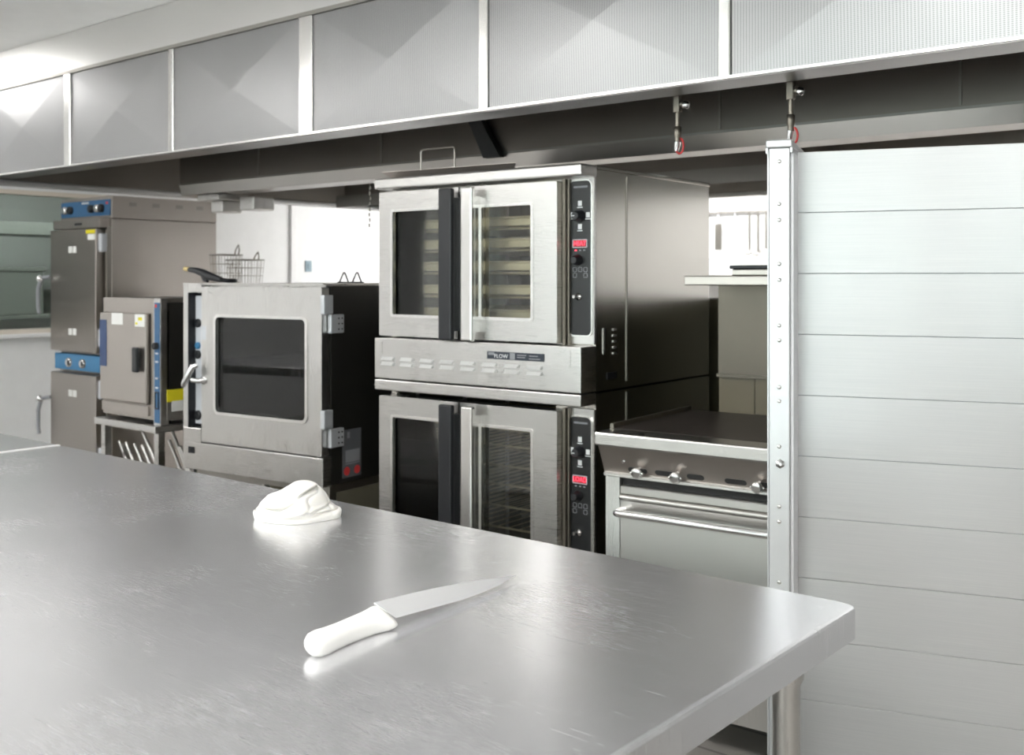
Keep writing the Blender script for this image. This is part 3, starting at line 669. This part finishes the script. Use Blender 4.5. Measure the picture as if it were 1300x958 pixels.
sm = thing('countertop_steamer', 'countertop steamer with blue label strip, black latch and black side', 'steamer', (-5.059, 2.85, .694))
SH = .608
obj('body', MB().box(0, .02, .02, .50, .58, SH, bev=.004), STEEL_WARM, sm)
obj('side_panel', MB().box(.50, .03, .11, .53, .58, SH-.02), DARKSIDE, sm, 'black side panel')
obj('side_base', box(.50, .03, .02, .532, .58, .11), STEEL, sm)
obj('front_frame', MB().frame(rrect(0, .02, .47, SH, .004, 2), rrect(.015, .09, .44, .535, .004, 2), 0, .03), STEEL_WARM, sm)
d = obj('door', MB().box(.004, -.022, .094, .430, .012, .532, bev=.006), STEEL_WARM, sm)
obj('blue_label', box(.006, -.0235, .262, .072, -.022, .496), NAVY, d)
obj('paper_label', box(.120, -.0235, .475, .225, -.022, .532), PAPER, d)
l2 = obj('paper_label', box(.335, -.0235, .470, .420, -.022, .530), PAPER, d)
obj('print', MB().box(.365, -.0245, .500, .40, -.0235, .515).box(.34, -.0245, .48, .36, -.0235, .49), YELLOW, l2)
obj('latch', MB().box(.345, -.050, .248, .392, -.030, .370, bev=.008).box(.355, -.03, .27, .38, -.02, .35), BLACK, d, 'black latch handle')
obj('drip_tray', box(.004, -.012, .035, .430, .02, .085, bev=.004), STEEL_WARM, sm)
cs = obj('control_strip', MB().box(.470, -.004, .0, .53, .04, SH), STEEL, sm)
obj('face_plate', box(.478, -.006, .01, .523, -.004, SH-.02), BLUE, cs)
obj('knob', MB().lathe([(.018, 0), (.016, .02), (.012, .022)], (.50, -.006, .38), (0, -1, 0), 14), BLACK, cs)
for z in (.34, .30, .22, .175): obj('button', box(.49, -.009, z, .512, -.006, z+.008), LGREY, cs)
obj('window', MB().frame(rrect(.484, .075, .518, .16, .006, 3), rrect(.489, .082, .513, .153, .004, 3), -.010, -.006), BLACK, cs)
obj('badge', MB().box(.484, -.008, .565, .500, -.006, .58), RED, cs)
tp = obj('yellow_tag', box(.53, .030, .108, .533, .30, .168), YELLOW, sm, 'yellow tape on the side')
obj('white_tag', box(.53, .055, .062, .534, .30, .112), PAPER, sm)
for x in (.05, .45):
    for y in (.08, .5): obj('foot', MB().lathe([(.018, 0), (.018, .022)], (x, y, 0), (0, 0, 1), 12), BLACK, sm)

# ------------------------------------------------------------------ tall cook and hold cabinet
ck = thing('holding_cabinet', 'tall brown-grey steel cook and hold cabinet with blue control panels', 'cabinet', (-7.06, 3.665, 0))
obj('body', MB().box(0, 0, .10, .66, .80, 1.79, bev=.004), STEEL_WARM, ck)
obj('top_box', MB().box(-.002, .0, 1.792, .662, .80, 1.938, bev=.004), STEEL_WARM, ck)
cp = obj('control_panel', box(.016, -.006, 1.812, .648, 0, 1.916), BLUE, ck, 'blue upper control panel')
KN = [(.08, CHROME), (.15, BLACK), (.42, BLACK), (.50, CHROME), (.55, BLACK)]
for x, mm in KN: obj('knob', MB().lathe([(.028, 0), (.026, .02), (.018, .024)], (x, -.006, 1.860), (0, -1, 0), 16), mm, cp)
obj('badge', box(.60, -.008, 1.885, .625, -.006, 1.90), RED, cp)
obj('badge', box(.29, -.008, 1.895, .38, -.006, 1.908), LGREY, cp)
obj('header', box(.036, -.075, 1.728, .637, 0, 1.79, bev=.004), STEEL_WARM, ck)
obj('badge', MB().box(.33, -.078, 1.75, .42, -.075, 1.765), BLACK, ck)
def cdoor(z0, z1, tags, hz):
    d = obj('door', MB().box(.019, -.085, z0, .612, -.01, z1, bev=.006), STEEL_WARM, ck)
    for z in tags:
        for x in (.266, .322): obj('white_tag', box(x, -.087, z-.022, x+.045, -.085, z+.022, bev=.0005, seg=1), PAPER, d)
    obj('handle', MB().tube([(.03, -.09, hz+.19), (-.03, -.125, hz+.18), (-.045, -.14, hz+.10), (-.045, -.14, hz-.02), (-.03, -.14, hz-.06)], [.012, .016, .014, .013, .012], 10), GREY, d)
    obj('handle_cap', MB().lathe([(.022, 0), (.022, .03), (.012, .038)], (-.03, -.12, hz+.17), (-.3, -1, .5), 12), CHROME, d)
    for z in (z0+.10, z1-.09): obj('hinge', MB().box(.612, -.07, z-.06, .650, 0, z+.06, bev=.008), LGREY, d)
    return d
du = cdoor(.912, 1.722, (1.59, 1.043), 1.22)
cdoor(.14, .765, (.634,), .40)
obj('warning_label', MB().box(.49, -.087, 1.692, .605, -.085, 1.716), YELLOW, du)
obj('warning_label', MB().box(.515, -.087, 1.650, .605, -.085, 1.688), PAPER, du)
mp = obj('control_panel', MB().box(.03, -.06, .785, .618, 0, .892, bev=.002, seg=1), BLUE2, ck, 'bright blue lower control panel')
for x in (.235, .415):
    k = obj('knob', MB().lathe([(.032, 0), (.030, .02), (.02, .024)], (x, -.06, .835), (0, -1, 0), 16), CHROME, mp)
    obj('pointer', box(x+.012, -.087, .82, x+.028, -.078, .85), BLACK, k)
obj('hinge_rail', box(.640, -.03, .12, .655, 0, 1.73), STEEL_DARK, ck)
for y in (.15, .32, .50, .66): obj('vent', box(.662, y-.025, 1.875, .665, y+.025, 1.90), STEEL_DARK, ck)
for x in (.07, .59):
    for y in (.08, .72): obj('caster', MB().lathe([(.05, -.015), (.05, .015)], (x, y, .05), (1, 0, 0), 14).box(x-.02, y-.02, .06, x+.02, y+.02, .10), RUBBER, ck)

# ------------------------------------------------------------------ griddle range
rg = thing('griddle_range', 'stainless griddle range with oven door below and high back shelf', 'range', (-1.868, 2.659, 0), 4.51)
RW = .92
obj('front_ledge', MB().box(0, 0, .889, RW, .10, .931, bev=.006), STEEL_H, rg)
obj('griddle_plate', MB().box(.012, .095, .905, RW-.012, .665, .932, bev=.003, seg=1), GRIDDLE, rg, 'dark seasoned griddle plate')
obj('splash_guard', box(.0, .10, .90, .012, .66, .945), STEEL_OLD, rg)
obj('body', MB().box(.016, .07, .12, RW-.016, .70, .90), STEEL_SIDE, rg)
obj('corner_post', box(.016, .045, .12, .064, .075, .797), STEEL, rg)
obj('corner_post', box(RW-.064, .045, .12, RW-.016, .075, .797), STEEL, rg)
cp = obj('control_fascia', MB().prism([(.012, .889), (.050, .806), (.050, .797), (.075, .797), (.075, .889)], 'x', .008, RW-.008), STEEL_WARM, rg)
obj('fascia_edge', box(.012, .036, .793, RW-.012, .076, .803, bev=.002, seg=1), STEEL_H, rg)
nrm = Vector((0, -.083, -.038)).normalized()
def fz(x, t): return Vector((x, .012+.038*t, .889-.083*t))
for (a, b) in ((.095, .160), (.186, .251), (.290, .345), (.409, .476), (.499, .565), (.60, .66), (.70, .76)):
    u = Vector((0, .038, -.083)).normalized(); c = fz((a+b)/2, .84); hw = (b-a)/2; r = .0085; m = MB(); out = []
    for k in range(7): out.append((hw-r+r*math.cos(R(-90+30*k)), r*math.sin(R(-90+30*k))))
    for k in range(7): out.append((-hw+r+r*math.cos(R(90+30*k)), r*math.sin(R(90+30*k))))
    vs = [c+Vector((p[0], 0, 0))-u*p[1]+nrm*.0010 for p in out]+[c+Vector((p[0], 0, 0))-u*p[1]-nrm*.004 for p in out]; n = len(out)
    m.add(vs, [tuple(range(n)), tuple(range(n, 2*n))]+[(i, (i+1) % n, n+(i+1) % n, n+i) for i in range(n)])
    obj('valve_slot', m, RUBBER, cp)
for x in (.135, .262, .515, .66):
    c = fz(x, .80); obj('valve_knob', MB().lathe([(.006, -.004), (.006, .012), (.017, .016), (.019, .022), (.016, .028), (.010, .030)], c, nrm, 16).tube([c+nrm*.02+Vector((-.02, 0, 0)), c+nrm*.02+Vector((.02, 0, 0))], .005, 8), CHROME, cp)
obj('screw', MB().lathe([(.006, 0), (.004, .004)], fz(.085, .55), nrm, 10), CHROME, cp)
obj('shadow_gap', box(.066, .066, .765, RW-.066, .071, .794), RUBBER, rg)
d = obj('oven_door', MB().box(.068, .038, .30, RW-.068, .068, .742, bev=.003, seg=1).box(.068, .040, .742, RW-.068, .066, .768, bev=.003, seg=1).tube([(.070, .040, .733), (RW-.07, .040, .733)], .010, 10), steel('range_door_steel', (.50, .485, .465), .30, (2, 2, 80)), rg)
bar = MB().tube([(.085, .038, .695), (.080, .005, .695), (.085, -.010, .695), (.10, -.014, .695), (RW-.10, -.014, .695), (RW-.085, -.010, .695), (RW-.08, .005, .695), (RW-.085, .038, .695)], .0115, 12)
obj('bar_handle', bar, CHROME, d, 'chrome bar handle')
obj('kick_plate', box(.03, .06, .12, RW-.03, .075, .285), STEEL, rg)
rs = obj('back_riser', MB().box(.113, .665, 1.063, RW-.02, .76, 1.378).box(.110, .655, 1.055, RW-.02, .70, 1.066), steel('riser_steel', (.125, .11, .092), .32, (40, 40, 2)), rg)
obj('splash_plate', MB().box(.113, .672, .93, .243, .70, 1.055).box(.246, .672, .93, .55, .70, 1.055).box(.553, .672, .93, RW-.02, .70, 1.055), TILE, rg, 'cream splash plates behind the griddle')
obj('high_shelf', MB().box(.108, .40, 1.376, RW, .78, 1.408, bev=.004), STEEL_WARM, rg)
for x in (.07, RW-.07):
    for y in (.12, .62): obj('leg', MB().lathe([(.028, .12), (.022, .03), (.03, .02), (.03, 0)], (x, y, 0), (0, 0, 1), 14), STEEL, rg)
a = R(4.51)
def on_range(x, y, z): return (-1.868+x*math.cos(a)-y*math.sin(a), 2.659+x*math.sin(a)+y*math.cos(a), z)
o = thing('baking_tray', 'flat black-rimmed baking tray on the high shelf of the griddle range', 'tray', on_range(.255, .45, 1.408), 4.51)
obj('tray', MB().box(0, 0, 0, .50, .30, .022, bev=.004), STEEL_WARM, o)
obj('rim', MB().box(-.006, -.006, .022, .506, .306, .034, bev=.003, seg=1), BLACK, o)

# ------------------------------------------------------------------ aluminium partition
pt = thing('partition_screen', 'pale aluminium plank partition screen with riveted corner post', 'partition', (-1.101, 2.268, 0), 17.91)
post = obj('corner_post', MB().box(0, 0, 0, .048, .10, 1.700, bev=.002, seg=1), ALU, pt)
obj('post_lip', box(.0485, .012, 0, .0545, .10, 1.69), plain('lip_white', (.78, .785, .80), .4, .2), post)
obj('post_edge', box(-.003, .0, 0, .0, .03, 1.695), ALU, post)
obj('post_cap', MB().box(-.006, -.006, 1.700, .054, .30, 1.719, bev=.003, seg=1).box(-.006, -.006, 1.688, -.001, .30, 1.70).box(.0495, -.006, 1.688, .054, .30, 1.70), ALU, post)
obj('side_board', box(.004, .10, 0, .044, .30, 1.70), ALU, pt)
rv = None
for z in (1.669, 1.571, 1.534, 1.433, 1.396, 1.291, 1.257, 1.149, 1.117, 1.012, .874, .839, .70, .60, .55):
    if rv is None: rv = obj('rivet', MB().lathe([(.0052, 0), (.0046, .0018), (.002, .003)], (0, 0, 0), (0, -1, 0), 10), STRIP, post); rv.location = (.024, 0, z)
    else: inst(rv, post, (.024, 0, z))
obj('bolt', MB().lathe([(.011, 0), (.011, .003), (.008, .003), (.008, .009), (.004, .009), (.004, .022), (.003, .023)], (.026, 0, .973), (.15, -1, .1), 6), CHROME, post)
PH = .1445; PLEN = 1.75; k = 0; z = 1.700; pmesh = None
while z > .01:
    zz = max(0, z-PH)
    if pmesh is None:
        m = MB().box(0, 0, .0004, PLEN, .022, PH-.0004, bev=.0010, seg=1)
        pmesh = obj('plank', m, PLANK, pt); pmesh.location = (.047, .10, zz)
    else:
        o = inst(pmesh, pt, (.047, .10, zz))
        if z < PH: o.scale = (1, 1, z/PH)
    z -= PH
obj('seam_backing', box(.05, .104, .0, .045+PLEN, .118, 1.69), SEAM, pt)

# ------------------------------------------------------------------ utensils on the far wall
ur = thing('utensil_rail', 'steel utensil rail with hooks on the white back wall', 'rail', (-4.75, YB, 1.975))
obj('rail_bar', MB().box(0, -.03, -.004, 1.3, -.022, .016), STEEL, ur)
for x in (.05, .65, 1.25): obj('bracket', box(x-.01, -.03, -.01, x+.01, 0, .02), STEEL, ur)
for k in range(13): obj('hook', MB().tube([(.14+k*.09, -.03, .004), (.14+k*.09, -.045, -.008), (.14+k*.09, -.055, .004)], .003, 5), STEEL, ur)
def ladle(x, ln, label):
    t = thing('ladle', label, 'ladle', (x, YB-.05, 1.972))
    obj('handle', MB().box(-.010, -.004, -ln, .010, 0, 0, bev=.002, seg=1), STEEL_DARK, t)
    obj('bowl', MB().lathe([(.012, -.030), (.034, -.018), (.042, 0), (.039, 0), (.030, -.014)], (0, -.04, -ln-.01), (0, -.25, 1), 16), STEEL, t)
ladle(-4.281, .33, 'long steel ladle on the utensil rail next to the whisk'); ladle(-4.20, .34, 'long steel ladle between two others on the utensil rail'); ladle(-4.125, .31, 'shorter steel ladle at the post end of the row')
tn = thing('turner', 'grey flat turner on the utensil rail', 'turner', (-4.585, YB-.05, 1.972))
obj('handle', box(-.012, -.004, -.10, .012, 0, 0, bev=.002, seg=1), LGREY, tn); obj('blade', box(-.032, -.005, -.32, .032, -.001, -.09, bev=.002, seg=1), STEEL_DARK, tn)
wk = thing('whisk', 'pale wire whisk between the turner and the ladles', 'whisk', (-4.42, YB-.06, 1.972))
obj('handle', MB().tube([(0, 0, 0), (.01, 0, -.14)], .010, 8), LGREY, wk)
m = MB()
for k in range(6):
    b = math.pi*k/6; m.tube([(.01, 0, -.14)]+[(.01+math.cos(b)*.045*math.sin(math.pi*q/8), math.sin(b)*.045*math.sin(math.pi*q/8), -.14-.28*(1-math.cos(math.pi*q/8))/2) for q in range(1, 9)], .002, 4)
obj('wires', m, STEEL, wk)
bc = thing('wall_shelf', 'steel shelf below the hanging utensils', 'shelf', (-5.2, YB, 1.40))
obj('board', box(0, -.35, 0, 2.2, 0, .03, bev=.004), STEEL, bc)
for x in (.2, 1.9): obj('bracket', MB().prism([(0, -.2), (0, 0), (-.3, 0)], 'x', x, x+.02), STEEL, bc)
tub = thing('plastic_tub', 'translucent white plastic tub on the shelf below the utensils', 'tub', (-4.66, YB-.2, 1.43))
obj('body', MB().lathe([(.085, 0), (.10, .13), (.104, .14), (.098, .14), (.08, .01)], (0, 0, 0), (0, 0, 1), 20), plain('tub_white', (.70, .75, .80), .35), tub)
obj('rim', MB().lathe([(.104, .135), (.108, .14), (.104, .148), (.098, .14)], (0, 0, 0), (0, 0, 1), 20), LGREY, tub)
